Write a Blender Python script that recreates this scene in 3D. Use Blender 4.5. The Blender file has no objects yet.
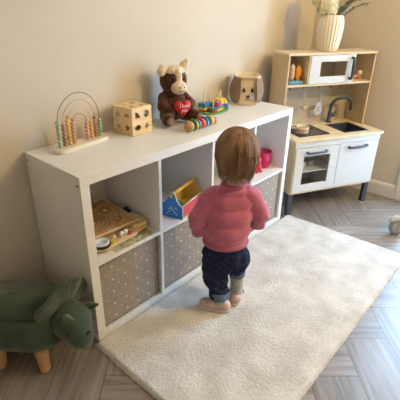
import bpy, bmesh, math, random
from math import sin, cos, pi, radians as R
from mathutils import Vector, Matrix, noise, Euler
random.seed(7)
C = bpy.context.scene.collection

# ------------------------------------------------------------------ materials
def sr(c):  # sRGB 0-255 -> linear
    return tuple(((v/255)/12.92 if v/255 <= .04045 else ((v/255+.055)/1.055)**2.4) for v in c) + (1,)
def mat(name, col, rough=.5, metal=0, var=0, vscale=8, bump=0, bscale=60, spec=.5, sheen=0, stretch=None, col2=None, detail=4, coat=0):
    m = bpy.data.materials.new(name); m.use_nodes = True
    nt = m.node_tree; b = nt.nodes['Principled BSDF']
    b.inputs['Base Color'].default_value = sr(col); b.inputs['Roughness'].default_value = rough
    b.inputs['Metallic'].default_value = metal; b.inputs['Specular IOR Level'].default_value = spec
    b.inputs['Sheen Weight'].default_value = sheen; b.inputs['Coat Weight'].default_value = coat
    tc = nt.nodes.new('ShaderNodeTexCoord'); mp = nt.nodes.new('ShaderNodeMapping')
    nt.links.new(tc.outputs['Object'], mp.inputs['Vector'])
    if stretch: mp.inputs['Scale'].default_value = stretch
    if var or col2:
        n = nt.nodes.new('ShaderNodeTexNoise'); n.inputs['Scale'].default_value = vscale; n.inputs['Detail'].default_value = detail
        nt.links.new(mp.outputs[0], n.inputs['Vector'])
        rp = nt.nodes.new('ShaderNodeValToRGB')
        a = tuple(max(0, min(255, v*(1-var))) for v in col); c = tuple(max(0, min(255, v*(1+var))) for v in col) if not col2 else col2
        rp.color_ramp.elements[0].position = .32; rp.color_ramp.elements[1].position = .68
        rp.color_ramp.elements[0].color = sr(a); rp.color_ramp.elements[1].color = sr(c)
        nt.links.new(n.outputs['Fac'], rp.inputs['Fac']); nt.links.new(rp.outputs['Color'], b.inputs['Base Color'])
    if bump:
        n2 = nt.nodes.new('ShaderNodeTexNoise'); n2.inputs['Scale'].default_value = bscale; n2.inputs['Detail'].default_value = 3
        nt.links.new(mp.outputs[0], n2.inputs['Vector'])
        bp = nt.nodes.new('ShaderNodeBump'); bp.inputs['Strength'].default_value = bump; bp.inputs['Distance'].default_value = .004
        nt.links.new(n2.outputs['Fac'], bp.inputs['Height']); nt.links.new(bp.outputs['Normal'], b.inputs['Normal'])
    return m
def node(nt, t, **k):
    n = nt.nodes.new(t)
    for a, v in k.items(): setattr(n, a, v)
    return n
def wood(name, col, col2, rough=.5, stretch=(3, 40, 40)):
    return mat(name, col, rough, var=0.001, col2=col2, vscale=1.5, stretch=stretch, bump=.05, bscale=3)

M = {}
M['wall'] = mat('wall paint', (216, 205, 188), .85, var=.012, vscale=2, bump=.12, bscale=40, spec=.2)
M['ceiling'] = mat('ceiling paint', (235, 230, 222), .9)
M['trim'] = mat('white trim paint', (226, 222, 214), .45)
M['white'] = mat('white melamine', (235, 233, 229), .38, var=.006, vscale=3)
M['inner'] = M['white']
M['dark'] = mat('dark plastic', (38, 36, 36), .5)
M['hole'] = mat('dark hole', (60, 50, 42), .9)
M['greymetal'] = mat('dark grey painted metal', (72, 78, 86), .42, metal=.3)
M['steel'] = mat('brushed steel', (190, 188, 184), .3, metal=1)
M['birch'] = wood('birch plywood', (218, 196, 156), (232, 214, 178), .45)
M['birchside'] = wood('birch veneer', (200, 174, 136), (214, 190, 152), .5, (40, 40, 3))
M['backboard'] = mat('grey backboard', (190, 178, 158), .7, var=.02)
M['kwhite'] = mat('kitchen white lacquer', (216, 217, 217), .35)
M['pine'] = wood('light toy wood', (224, 192, 142), (238, 212, 166), .5)
M['brownwood'] = wood('brown toy wood', (186, 142, 96), (206, 166, 118), .55)
M['legwood'] = wood('stool leg wood', (196, 150, 98), (212, 170, 118), .5, (40, 40, 3))
M['skin'] = mat('skin', (232, 188, 164), .55, var=.01, vscale=20)
M['sweater'] = mat('pink knit', (198, 112, 138), .9, var=.05, vscale=30, bump=.6, bscale=260, spec=.15, sheen=.3)
M['rib'] = mat('pink ribbed knit', (188, 104, 128), .92, bump=.6, bscale=300, spec=.15, sheen=.2)
M['tights'] = mat('grey sock', (176, 176, 174), .9, var=.06, vscale=60, bump=.4, bscale=200, spec=.1)
M['denim'] = mat('denim cuff', (104, 120, 142), .9, var=.08, vscale=80, bump=.4, bscale=300, spec=.1)
M['shoe'] = mat('pale pink shoe', (206, 176, 168), .75, var=.04, vscale=40, bump=.3, bscale=200)
M['sole'] = mat('shoe sole', (222, 208, 196), .7)
M['green'] = mat('green velour', (68, 82, 70), .95, var=.10, vscale=14, bump=.4, bscale=250, spec=.1, sheen=.35)
M['greenlight'] = mat('light green velour', (92, 112, 94), .95, var=.05, spec=.1, sheen=.3)
M['fur'] = mat('brown plush', (84, 52, 38), 1, var=.2, vscale=70, bump=1, bscale=220, spec=.05, sheen=.3)
M['furcream'] = mat('cream plush', (232, 212, 180), 1, var=.06, vscale=70, bump=1, bscale=220, spec=.05, sheen=.3)
M['red'] = mat('red satin', (196, 34, 40), .5, var=.05)
M['black'] = mat('black', (24, 22, 22), .35)
M['cream'] = mat('cream cloth', (228, 206, 172), .9, var=.02, bump=.3, bscale=200, spec=.1)
M['earcloth'] = mat('taupe cloth', (150, 124, 104), .95, var=.05, vscale=40, bump=.4, bscale=200, spec=.1)
M['vase'] = mat('cream ceramic', (238, 226, 206), .5)
M['petal'] = mat('cream petals', (242, 234, 200), .8, var=.05, vscale=40)
M['leaf'] = mat('eucalyptus leaf', (138, 146, 120), .7, var=.1, vscale=30)
M['stem'] = mat('stem', (110, 104, 76), .7)
M['walker'] = mat('pale grey plastic', (196, 198, 200), .45)
M['tyre'] = mat('grey tyre', (158, 161, 164), .6)
M['orange'] = mat('orange toy', (232, 150, 40), .5)
M['sink'] = mat('dark grey plastic basin', (62, 66, 76), .35)
M['hob'] = mat('black hob', (40, 40, 44), .25)
M['wtext'] = mat('white print', (240, 225, 220), .7)
def flat(n, c, r=.5): 
    if n not in M: M[n] = mat(n, c, r)
    return M[n]
for n, c in dict(tgreen=(92,150,84), tred=(206,62,52), tblue=(52,112,168), tyellow=(238,204,60), tpink=(214,96,146), tteal=(60,130,140), tpurple=(120,92,156),
                 boxblue=(50,118,182), boxred=(200,62,66), boxyellow=(232,192,84), magenta=(190,26,96), hotred=(214,34,58), beadgreen=(160,184,152),
                 beadpink=(212,162,134), beadyellow=(226,178,98), beadbrown=(172,138,112), paleblue=(96,150,176), wire1=(110,110,96), wire2=(196,150,120), wire3=(214,184,140), wire4=(176,120,100)).items():
    flat(n, c)

def glass_mat():
    m = bpy.data.materials.new('clear pane'); m.use_nodes = True; nt = m.node_tree
    for n in list(nt.nodes): nt.nodes.remove(n)
    o = node(nt, 'ShaderNodeOutputMaterial'); mx = node(nt, 'ShaderNodeMixShader'); t = node(nt, 'ShaderNodeBsdfTransparent'); g = node(nt, 'ShaderNodeBsdfGlossy')
    g.inputs['Roughness'].default_value = .05; lw = node(nt, 'ShaderNodeLayerWeight'); pw = node(nt, 'ShaderNodeMath', operation='POWER'); nt.links.new(lw.outputs['Facing'], pw.inputs[0]); pw.inputs[1].default_value = 5; f = node(nt, 'ShaderNodeMath', operation='MULTIPLY_ADD'); nt.links.new(pw.outputs[0], f.inputs[0]); f.inputs[1].default_value = .9; f.inputs[2].default_value = .045; lw.inputs[0].default_value = .5
    nt.links.new(f.outputs[0], mx.inputs[0]); nt.links.new(t.outputs[0], mx.inputs[1]); nt.links.new(g.outputs[0], mx.inputs[2]); nt.links.new(mx.outputs[0], o.inputs[0])
    return m
M['glass'] = glass_mat()
def dots_mat(name, base, dot, spacing, radius, ax=(0, 2), var=.04, small=.6):
    m = mat(name, base, .9, var=var, vscale=50, bump=.4, bscale=300, spec=.1); nt = m.node_tree; b = nt.nodes['Principled BSDF']
    src = b.inputs['Base Color'].links[0].from_socket
    tc = [n for n in nt.nodes if n.type == 'TEX_COORD'][0]; sp = node(nt, 'ShaderNodeSeparateXYZ'); nt.links.new(tc.outputs['Object'], sp.inputs[0])
    def mth(op, a, bb=None):
        n = node(nt, 'ShaderNodeMath', operation=op)
        for i, v in enumerate((a, bb)):
            if v is None: continue
            if isinstance(v, (int, float)): n.inputs[i].default_value = v
            else: nt.links.new(v, n.inputs[i])
        return n.outputs[0]
    def lattice(off, rad):
        ds = []
        for k in ax:
            u = mth('ADD', mth('DIVIDE', sp.outputs[k], spacing), off)
            f = mth('SUBTRACT', mth('SUBTRACT', u, mth('FLOOR', u)), .5)
            ds.append(mth('MULTIPLY', f, f))
        return mth('LESS_THAN', mth('SQRT', mth('ADD', ds[0], ds[1])), rad/spacing)
    fac = mth('MAXIMUM', lattice(0, radius), lattice(.5, radius*small))
    mx = node(nt, 'ShaderNodeMixRGB'); nt.links.new(fac, mx.inputs[0]); nt.links.new(src, mx.inputs[1]); mx.inputs[2].default_value = sr(dot)
    nt.links.new(mx.outputs[0], b.inputs['Base Color']); return m
M['boxcloth'] = dots_mat('grey dotted cloth', (162, 151, 140), (216, 208, 196), .064, .0056)
M['trouser'] = dots_mat('navy dotted cloth', (42, 48, 74), (112, 118, 138), .034, .0017, var=.1, small=.8)

# hair: strand noise
M['hair'] = mat('light brown hair', (112, 82, 60), .55, col2=(160, 124, 92), var=.12, vscale=4, stretch=(9, 9, 1.2), spec=.3)
# rug
M['rug'] = mat('cream wool pile', (212, 206, 198), .97, col2=(232, 228, 222), var=.03, vscale=9, bump=1, bscale=240, spec=.05, sheen=.2, detail=8)
def floor_mat():
    m = bpy.data.materials.new('grey brown planks'); m.use_nodes = True; nt = m.node_tree; b = nt.nodes['Principled BSDF']
    at = node(nt, 'ShaderNodeAttribute', attribute_name='plank'); uv = node(nt, 'ShaderNodeUVMap')
    mp = node(nt, 'ShaderNodeMapping'); mp.inputs['Scale'].default_value = (2.2, 30, 1); nt.links.new(uv.outputs[0], mp.inputs[0])
    n = node(nt, 'ShaderNodeTexNoise'); n.inputs['Scale'].default_value = 1.6; n.inputs['Detail'].default_value = 6; n.inputs['Distortion'].default_value = .6
    nt.links.new(mp.outputs[0], n.inputs['Vector'])
    rp = node(nt, 'ShaderNodeValToRGB'); rp.color_ramp.elements[0].color = sr((108, 97, 88)); rp.color_ramp.elements[1].color = sr((154, 144, 136))
    rp.color_ramp.elements[0].position = .3; rp.color_ramp.elements[1].position = .7
    nt.links.new(n.outputs['Fac'], rp.inputs[0])
    mx = node(nt, 'ShaderNodeMixRGB', blend_type='MULTIPLY'); mx.inputs[0].default_value = 1
    nt.links.new(rp.outputs[0], mx.inputs[1]); nt.links.new(at.outputs['Color'], mx.inputs[2]); nt.links.new(mx.outputs[0], b.inputs['Base Color'])
    b.inputs['Roughness'].default_value = .42; b.inputs['Specular IOR Level'].default_value = .6; b.inputs['Coat Weight'].default_value = .6; b.inputs['Coat Roughness'].default_value = .3
    bp = node(nt, 'ShaderNodeBump'); bp.inputs['Strength'].default_value = .12; bp.inputs['Distance'].default_value = .002
    nt.links.new(n.outputs['Fac'], bp.inputs['Height']); nt.links.new(bp.outputs[0], b.inputs['Normal'])
    return m
M['floor'] = floor_mat()

# ------------------------------------------------------------------ mesh helpers
def obj(name, bm, m, parent=None, smooth=False, label=None):
    if isinstance(bm, bpy.types.Mesh): me = bm
    else:
        bmesh.ops.recalc_face_normals(bm, faces=bm.faces); me = bpy.data.meshes.new(name); bm.to_mesh(me); bm.free()
    for mm in (m if isinstance(m, (list, tuple)) else [m]): me.materials.append(mm)
    if smooth:
        for p in me.polygons: p.use_smooth = True
    o = bpy.data.objects.new(name, me); C.objects.link(o)
    if parent: o.parent = parent
    if label: o['label'] = label
    return o
def tag(o, label, cat, group=None, kind=None):
    o['label'] = label; o['category'] = cat
    if group: o['group'] = group
    if kind: o['kind'] = kind
    return o
def thing(name, label, cat, loc=(0, 0, 0), rz=0, group=None):
    o = bpy.data.objects.new(name, None); C.objects.link(o); o.empty_display_size = .05
    o.location = loc; o.rotation_euler = (0, 0, rz); return tag(o, label, cat, group)
def struct(name, bm, m, parent=None, smooth=False):
    o = obj(name, bm, m, parent, smooth)
    if not parent: o['kind'] = 'structure'
    return o
def B(): return bmesh.new()
def box(bm, x0, x1, y0, y1, z0, z1, bev=0, mtx=None, mi=0):
    r = bmesh.ops.create_cube(bm, size=1); vs = r['verts']
    for v in vs: v.co = Vector(((x0+x1)/2+v.co.x*(x1-x0), (y0+y1)/2+v.co.y*(y1-y0), (z0+z1)/2+v.co.z*(z1-z0)))
    es = list({e for v in vs for e in v.link_edges})
    allv = set(vs)
    if bev:
        rr = bmesh.ops.bevel(bm, geom=es, offset=bev, segments=2, affect='EDGES', profile=.5); allv = set(rr['verts'])
    fs = {f for v in allv for f in v.link_faces}
    for f in fs: f.material_index = mi
    if mtx:
        for v in {v for f in fs for v in f.verts}: v.co = mtx @ v.co
    return bm
def tube(bm, pts, rad, seg=10, closed=False, caps=True, flat=1, mi=0):
    pts = [Vector(p) for p in pts]; n = len(pts); rad = rad if isinstance(rad, (list, tuple)) else [rad]*n
    rings = []; prev = None
    for i, p in enumerate(pts):
        a = pts[(i-1) % n] if (closed or i > 0) else p; c = pts[(i+1) % n] if (closed or i < n-1) else p
        t = (c-a).normalized()
        if prev is None:
            up = Vector((0, 0, 1)) if abs(t.z) < .9 else Vector((1, 0, 0)); s = t.cross(up).normalized()
        else:
            s = (prev - t*prev.dot(t)).normalized()
        prev = s; w = t.cross(s)
        rings.append([bm.verts.new(p+(s*cos(2*pi*k/seg)+w*sin(2*pi*k/seg)*flat)*rad[i]) for k in range(seg)])
    for i in range(n if closed else n-1):
        a, b = rings[i], rings[(i+1) % n]
        for k in range(seg): bm.faces.new((a[k], a[(k+1) % seg], b[(k+1) % seg], b[k])).material_index = mi
    if caps and not closed: bm.faces.new(rings[0][::-1]).material_index = mi; bm.faces.new(rings[-1]).material_index = mi
    return bm
def lathe(bm, prof, seg=32, c=(0, 0, 0), mod=None, mi=0, axis='z'):
    rings = []
    for r, z in prof:
        ring = []
        for k in range(seg):
            a = 2*pi*k/seg; rr = r*(mod(a, z) if mod else 1)
            v = Vector((rr*cos(a), rr*sin(a), z))
            if axis == 'x': v = Vector((v.z, v.x, v.y))
            if axis == 'y': v = Vector((v.x, v.z, v.y))
            ring.append(bm.verts.new(v+Vector(c)))
        rings.append(ring)
    for a, b in zip(rings, rings[1:]):
        for k in range(seg): bm.faces.new((a[k], a[(k+1) % seg], b[(k+1) % seg], b[k])).material_index = mi
    if prof[0][0] > 1e-5: bm.faces.new(rings[0][::-1]).material_index = mi
    if prof[-1][0] > 1e-5: bm.faces.new(rings[-1]).material_index = mi
    bmesh.ops.remove_doubles(bm, verts=[v for r in (rings[0], rings[-1]) for v in r], dist=1e-6)
    return bm
def prism(bm, out, z0, z1, mtx=None, mi=0):   # outline in xy extruded z
    a = [bm.verts.new((x, y, z0)) for x, y in out]; b = [bm.verts.new((x, y, z1)) for x, y in out]; n = len(out)
    fs = [bm.faces.new(a[::-1]), bm.faces.new(b)] + [bm.faces.new((a[i], a[(i+1) % n], b[(i+1) % n], b[i])) for i in range(n)]
    for f in fs: f.material_index = mi
    if mtx:
        for v in a+b: v.co = mtx @ v.co
    return bm
def ball(bm, c, r, rot=None, sub=3, mi=0):
    if not isinstance(r, (tuple, list)): r = (r, r, r)
    res = bmesh.ops.create_icosphere(bm, subdivisions=sub, radius=1)
    rm = (rot or Matrix()).to_3x3()
    for v in res['verts']: v.co = rm @ Vector((v.co.x*r[0], v.co.y*r[1], v.co.z*r[2])) + Vector(c)
    for f in {f for v in res['verts'] for f in v.link_faces}: f.material_index = mi
    return bm
def capsule(bm, pts, rads, seg=14, flat=1):    # closed tapered limb with rounded joints, for remeshing
    tube(bm, pts, rads, seg, flat=flat)
    for p, r in zip(pts, rads): ball(bm, p, r*.995, sub=2)
    return bm
def remesh(bm, voxel, smooth=4, noise_amp=0, noise_scale=30, fac=.5):
    me = bpy.data.meshes.new('tmp'); bm.to_mesh(me); bm.free(); o = bpy.data.objects.new('tmp', me); C.objects.link(o)
    md = o.modifiers.new('r', 'REMESH'); md.mode = 'VOXEL'; md.voxel_size = voxel
    if smooth: s = o.modifiers.new('s', 'SMOOTH'); s.factor = fac; s.iterations = smooth
    dg = bpy.context.evaluated_depsgraph_get(); dg.update()
    out = bpy.data.meshes.new_from_object(o.evaluated_get(dg)); bpy.data.objects.remove(o); bpy.data.meshes.remove(me)
    if noise_amp:
        ns = [v.normal.copy() for v in out.vertices]
        for v, n in zip(out.vertices, ns): v.co += n*noise_amp*noise.noise(v.co*noise_scale)
    for p in out.polygons: p.use_smooth = True
    return out
def text_mesh(s, size, depth, mtx, align='CENTER'):
    cu = bpy.data.curves.new('t', 'FONT'); cu.body = s; cu.size = size; cu.extrude = depth; cu.align_x = align; cu.align_y = 'CENTER'
    o = bpy.data.objects.new('t', cu); C.objects.link(o); dg = bpy.context.evaluated_depsgraph_get(); dg.update()
    me = bpy.data.meshes.new_from_object(o.evaluated_get(dg)); bpy.data.objects.remove(o); me.transform(mtx); me.materials.clear(); return me
def arcpts(cx, cz, r, a0, a1, n, y=0): return [(cx+r*cos(a0+(a1-a0)*i/n), y, cz+r*sin(a0+(a1-a0)*i/n)) for i in range(n+1)]

# ------------------------------------------------------------------ room
XL, XR, YF, H = -2.3, 2.36, -4.1, 2.45
def floor():
    bm = B(); uvl = bm.loops.layers.uv.new('UVMap'); col = bm.loops.layers.float_color.new('plank')
    e1 = Vector((.669, -.743, 0)); e2 = Vector((.743, .669, 0)); w = .2; n = 4; g = .0011
    # junction of four planks measured at e1=1.348, e2=-.43
    o1, o2 = 1.348-n*w, -.43
    def plank(x0, y0, dx, dy, horiz):
        s = random.uniform(.90, 1.06); t = random.uniform(-.02, .02); c = (s+t, s, s-t, 1); ox, oy = random.random()*9, random.random()*9
        vs = []
        for (x, y) in ((x0*w+g, y0*w+g), ((x0+dx)*w-g, y0*w+g), ((x0+dx)*w-g, (y0+dy)*w-g), (x0*w+g, (y0+dy)*w-g)):
            vs.append(bm.verts.new(e1*(o1+x)+e2*(o2+y)))
        cn = sum((v.co for v in vs), Vector())/4
        if not (XL-.5 < cn.x < XR+.6 and YF-.5 < cn.y < .5):
            for v in vs: bm.verts.remove(v)
            return
        f = bm.faces.new(vs)
        if f.normal.z < 0: f.normal_flip()
        for l in f.loops:
            p = l.vert.co; a, b = p.dot(e1), p.dot(e2)
            l[uvl].uv = (a+ox, b+oy) if horiz else (b+ox, a+oy); l[col] = c
    for k in range(-40, 41):
        for m in range(-8, 9):
            plank(k+2*n*m, k, n, 1, True)
            plank(k, k-2*n+1+2*n*m, 1, n, False)
    for co, no in (((XL-.1, 0, 0), (-1, 0, 0)), ((XR+.1, 0, 0), (1, 0, 0)), ((0, YF-.1, 0), (0, -1, 0)), ((0, .1, 0), (0, 1, 0))):
        bmesh.ops.bisect_plane(bm, geom=list(bm.verts)+list(bm.edges)+list(bm.faces), plane_co=co, plane_no=no, clear_outer=True)
    bm.faces.ensure_lookup_table()
    for f in bm.faces: f.material_index = 0
    z = -.0008
    box(bm, XL-.1, XR+.1, YF-.1, .1, -.05, z, mi=1)
    me = bpy.data.meshes.new('floor'); bm.to_mesh(me); bm.free(); me.materials.append(M['floor']); me.materials.append(mat('plank joints', (84, 74, 66), .8))
    o = bpy.data.objects.new('floor', me); C.objects.link(o); o['kind'] = 'structure'
floor()
struct('wall_back', box(B(), XL-.1, XR+.1, 0, .1, -.05, H), M['wall'])
struct('wall_left', box(B(), XL-.1, XL, YF, 0, -.05, H), M['wall'])
struct('wall_front', box(B(), XL-.1, XR+.1, YF-.1, YF, -.05, H), M['wall'])
DY0, DY1, DH = -.905, -1.75, 2.15     # patio door opening in the right wall
bm = B(); box(bm, XR, XR+.1, DY0, 0, -.05, H); box(bm, XR, XR+.1, YF, DY1, -.05, H); box(bm, XR, XR+.1, DY1, DY0, DH, H)
struct('wall_right', bm, M['wall'])
struct('ceiling', box(B(), XL-.1, XR+.1, YF-.1, .1, H, H+.1), M['ceiling'])
def skirting(name, x0, x1, y0, y1, side):
    bm = B()
    prof = [(0, 0), (.014, 0), (.014, .088), (.009, .1), (.004, .106), (0, .106)]
    if side == 'y': prism(bm, [(a, b) for a, b in prof], x0, x1, Matrix(((0, 0, 1, 0), (-1, 0, 0, y1), (0, 1, 0, 0), (0, 0, 0, 1))))
    else: prism(bm, [(a, b) for a, b in prof], y0, y1, Matrix(((-1, 0, 0, x1), (0, 0, 1, 0), (0, 1, 0, 0), (0, 0, 0, 1))))
    struct(name, bm, M['trim'])
skirting('baseboard_right', 0, XR, -.842, 0, 'x')
bm = B(); prism(bm, [(0, 0), (.014, 0), (.014, .088), (.009, .1), (0, .106)], YF, 0, Matrix(((1, 0, 0, XL), (0, 0, 1, 0), (0, 1, 0, 0), (0, 0, 0, 1)))); struct('baseboard_left', bm, M['trim'])
# architrave and glazed patio door
bm = B(); box(bm, XR-.018, XR, DY0, DY0+.062, 0, DH+.06, .004); box(bm, XR-.018, XR, DY1-.062, DY1, 0, DH+.06, .004); box(bm, XR-.018, XR, DY1, DY0, DH, DH+.06, .004)
struct('trim_1', bm, M['trim'])
bm = B()
d = struct('door_1', (box(bm, XR+.02, XR+.08, DY0-.05, DY0, 0, DH), box(bm, XR+.02, XR+.08, DY1, DY1+.05, 0, DH), box(bm, XR+.02, XR+.08, DY1, DY0, DH-.05, DH), box(bm, XR+.02, XR+.08, DY1, DY0, -.0005, .05), bm)[-1], M['trim'])
ym = (DY0+DY1)/2
for a, b in ((DY0-.05, ym), (ym, DY1+.05)):
    bm = B(); a_, b_ = max(a, b), min(a, b)
    for q in ((a_-.07, a_, .05, DH-.05), (b_, b_+.07, .05, DH-.05), (b_, a_, .05, .14), (b_, a_, DH-.13, DH-.05)): box(bm, XR+.03, XR+.07, q[0], q[1], q[2], q[3], .003)
    lf = obj('door_leaf', bm, M['trim'], d)
    obj('glass_pane', box(B(), XR+.048, XR+.052, b_+.07, a_-.07, .14, DH-.13), M['glass'], lf)
bm = B(); tube(bm, [(XR+.025, ym+.035, 1.0), (XR-.02, ym+.035, 1.0), (XR-.02, ym+.15, 1.0)], .009); obj('door_handle', bm, M['steel'], d, True)
struct('patio_ground', box(B(), XR+.1, XR+6, -9, 5, -.12, -.06), mat('patio paving', (205, 204, 200), .9, var=.05))  # unseen ground outside the door, made pale to bounce more skylight indoors
# ceiling lamp with a warm bulb
lamp = thing('ceiling_lamp', 'round white ceiling lamp glowing warm above the middle of the room', 'lamp', (1.6, -2.25, H))
bm = B(); lathe(bm, [(0.001, -.002), (.09, -.002), (.09, -.02), (.02, -.03), (.012, -.1), (.001, -.1)], 32); obj('ceiling_rose', bm, M['trim'], lamp, True)
M['bulb'] = mat('warm glowing globe', (255, 225, 180), .5); bb = M['bulb'].node_tree.nodes['Principled BSDF']; bb.inputs['Emission Color'].default_value = (1, .72, .42, 1); bb.inputs['Emission Strength'].default_value = 9
bm = B(); ball(bm, (0, 0, -.22), .11, sub=4); obj('globe_shade', bm, M['bulb'], lamp, True)

# ------------------------------------------------------------------ bookcase
SX, SD, SZ = 1.465, .39, .765
bc = thing('cube_bookcase', 'low white cube bookcase of eight cells along the beige wall', 'bookcase', (0, 0, 0))
t, q, cw = .038, .016, .335
G = .006
obj('top_panel', box(B(), 0, SX, -SD, -G, SZ-t, SZ, .0015), M['white'], bc)
obj('bottom_panel', box(B(), t, SX-t, -SD, -G, 0.001, t, .0015), M['white'], bc)
for x0 in (0, SX-t): obj('side_panel', box(B(), x0, x0+t, -SD, -G, 0.001, SZ-t, .0015), M['white'], bc)
xs = [t+i*(cw+q) for i in range(4)]
for x in xs[1:]: obj('divider', box(B(), x-q, x, -SD+.001, -G, t, SZ-t, .0008), M['white'], bc)
for x in xs: obj('shelf_board', box(B(), x, x+cw, -SD+.001, -G, t+cw, t+cw+q, .0008), M['white'], bc)
for (y, z) in ((-.374, .728), (-.022, .735), (-.374, .05), (-.022, .05)):
    bm = B(); lathe(bm, [(.0001, -.0012), (.0045, -.0012), (.0045, 0.001)], 14, (0, y, z), axis='x'); obj('screw_hole', bm, M['hole'], bc)
BZ = t+cw+q    # .389
# fabric boxes
boxlab = ['grey white-dotted fabric box below the wooden boards, at the triceratops end', 'grey white-dotted fabric box below the blue and red toolbox',
          'grey white-dotted fabric box mostly hidden behind the standing child', 'grey white-dotted fabric box below the pink bucket, nearest the play kitchen']
for i, x in enumerate(xs):
    b = thing('storage_box', boxlab[i], 'storage box', (x+cw/2, -.19, t+.0005), 0, 'dotted fabric boxes in the lower cells')
    w, dd, h = .162, .182, .318
    bm = B(); th = .006
    box(bm, -w, w, -dd, -dd+th, 0, h, .002); box(bm, -w, w, dd-th, dd, 0, h, .002); box(bm, -w, -w+th, -dd, dd, 0, h, .002); box(bm, w-th, w, -dd, dd, 0, h, .002); box(bm, -w, w, -dd, dd, 0, th)
    obj('box_body', bm, M['boxcloth'], b)
    bm = B(); tube(bm, [(-w, -dd, h), (w, -dd, h), (w, dd, h), (-w, dd, h)], .003, 6, closed=True); obj('rim_piping', bm, M['boxcloth'], b, True)

# ------------------------------------------------------------------ rug
def rug():
    bm = B(); X0, X1, Y0, Y1 = -.028, 1.59, -1.17, -.393; nx, ny = 330, 154
    rz = R(-.4); g = {}
    for i in range(nx+1):
        for j in range(ny+1):
            u, v = i/nx, j/ny; x = X0+(X1-.034*v-X0)*u; y = Y0+(Y1-Y0)*v
            e = min(u*(X1-X0), (1-u)*(X1-X0), v*(Y1-Y0), (1-v)*(Y1-Y0))
            z = .02*min(1, (e/.014))**.5 if e > 0 else .0015
            am = .0045*min(1, e/.01+.3)
            z += am*.45*noise.noise((x*110, y*110, 0))+am*.5*noise.noise((x*260, y*260, 3))+.002*noise.noise((x*14, y*9, 7))
            jx = .004*noise.noise((x*120, y*120, 9)); jy = .004*noise.noise((x*120, y*120, 19))
            g[i, j] = bm.verts.new((x+jx, y+jy, max(z, .0015)))
    for i in range(nx):
        for j in range(ny): bm.faces.new((g[i, j], g[i+1, j], g[i+1, j+1], g[i, j+1]))
    # underside
    a = [bm.verts.new(p) for p in ((X0+.004, Y0+.004, .001), (X1-.004, Y0+.004, .001), (X1-.038, Y1-.004, .001), (X0+.004, Y1-.004, .001))]; bm.faces.new(a)
    o = obj('rug', bm, M['rug'], smooth=True)
    tag(o, 'cream shaggy wool rug lying on the floor in front of the bookcase', 'rug')
rug()

# ------------------------------------------------------------------ play kitchen
KL, KT = (1.553, -.390, 0), -.4704
W, ZB, ZC, ZT, SB, UD = .69, .158, .541, 1.04, .18, .19
DP = SB+UD
k = thing('play_kitchen', 'white and birch toy kitchen standing in the corner beyond the bookcase', 'play kitchen', KL, KT)
for a in (.001, W-.040):
    for b in (.004, DP-.04):
        bm = B(); box(bm, a, a+.034, b, b+.03, .001, ZB+.02, .002)
        lg = obj('leg', bm, M['greymetal'], k)
sb = B(); box(sb, 0, .012, 0, DP, ZB, ZC-.018, .001); obj('side_panel', sb, M['birchside'], k)
sb = B(); box(sb, W-.012, W, 0, DP, ZB, ZC-.018, .001); obj('side_panel', sb, M['birchside'], k)
obj('bottom_board', box(B(), .012, W-.012, 0.0, DP-.004, ZB, ZB+.014), M['birch'], k)
obj('back_panel', box(B(), .012, W-.012, DP-.006, DP, ZB, ZT-.014), M['backboard'], k)
obj('partition', box(B(), .352, .362, .02, DP-.006, ZB+.014, ZC-.02), M['birchside'], k)
obj('front_rail', box(B(), .001, W-.001, -.004, .012, ZC-.056, ZC-.018, .001), M['kwhite'], k)
obj('oven_shelf', box(B(), .012, .352, .02, DP-.006, .3, .306), M['kwhite'], k)
# countertop with cut-out for the basin
ct = B(); sx0, sx1, sy0, sy1 = .418, .612, .045, .245
zc0 = ZC-.018
box(ct, -.012, sx0, -.013, DP, zc0, ZC, .002); box(ct, sx1, W+.013, -.013, DP, zc0, ZC, .002); box(ct, sx0, sx1, -.013, sy0, zc0, ZC); box(ct, sx0, sx1, sy1, DP, zc0, ZC)
obj('countertop', ct, M['birch'], k)
bm = B(); z1 = ZC+.003
for q_ in ((sx0-.006, sx0+.006, sy0-.006, sy1+.006), (sx1-.006, sx1+.006, sy0-.006, sy1+.006), (sx0, sx1, sy0-.006, sy0+.006), (sx0, sx1, sy1-.006, sy1+.006)): box(bm, *q_, ZC-.001, z1, .001)
for q_ in ((sx0, sx0+.004, sy0, sy1), (sx1-.004, sx1, sy0, sy1), (sx0, sx1, sy0, sy0+.004), (sx0, sx1, sy1-.004, sy1)): box(bm, *q_, ZC-.08, ZC)
box(bm, sx0, sx1, sy0, sy1, ZC-.084, ZC-.08); sk = obj('basin', bm, M['sink'], k)
bm = B(); lathe(bm, [(.0001, 0), (.014, 0), (.014, .002), (.0001, .002)], 20, ((sx0+sx1)/2, (sy0+sy1)/2, ZC-.08)); obj('drain', bm, M['steel'], sk)
hb = obj('hob', box(B(), .055, .3, .05, .28, ZC-.001, ZC+.004, .0015), M['hob'], k)
for (a, b) in ((.115, .2), (.235, .12)):
    bm = B(); tube(bm, [(a+.042*cos(i*pi/16), b+.042*sin(i*pi/16), ZC+.0042) for i in range(32)], .0012, 6, closed=True); obj('burner_ring', bm, flat('ringred', (150, 90, 84)), hb)
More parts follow.
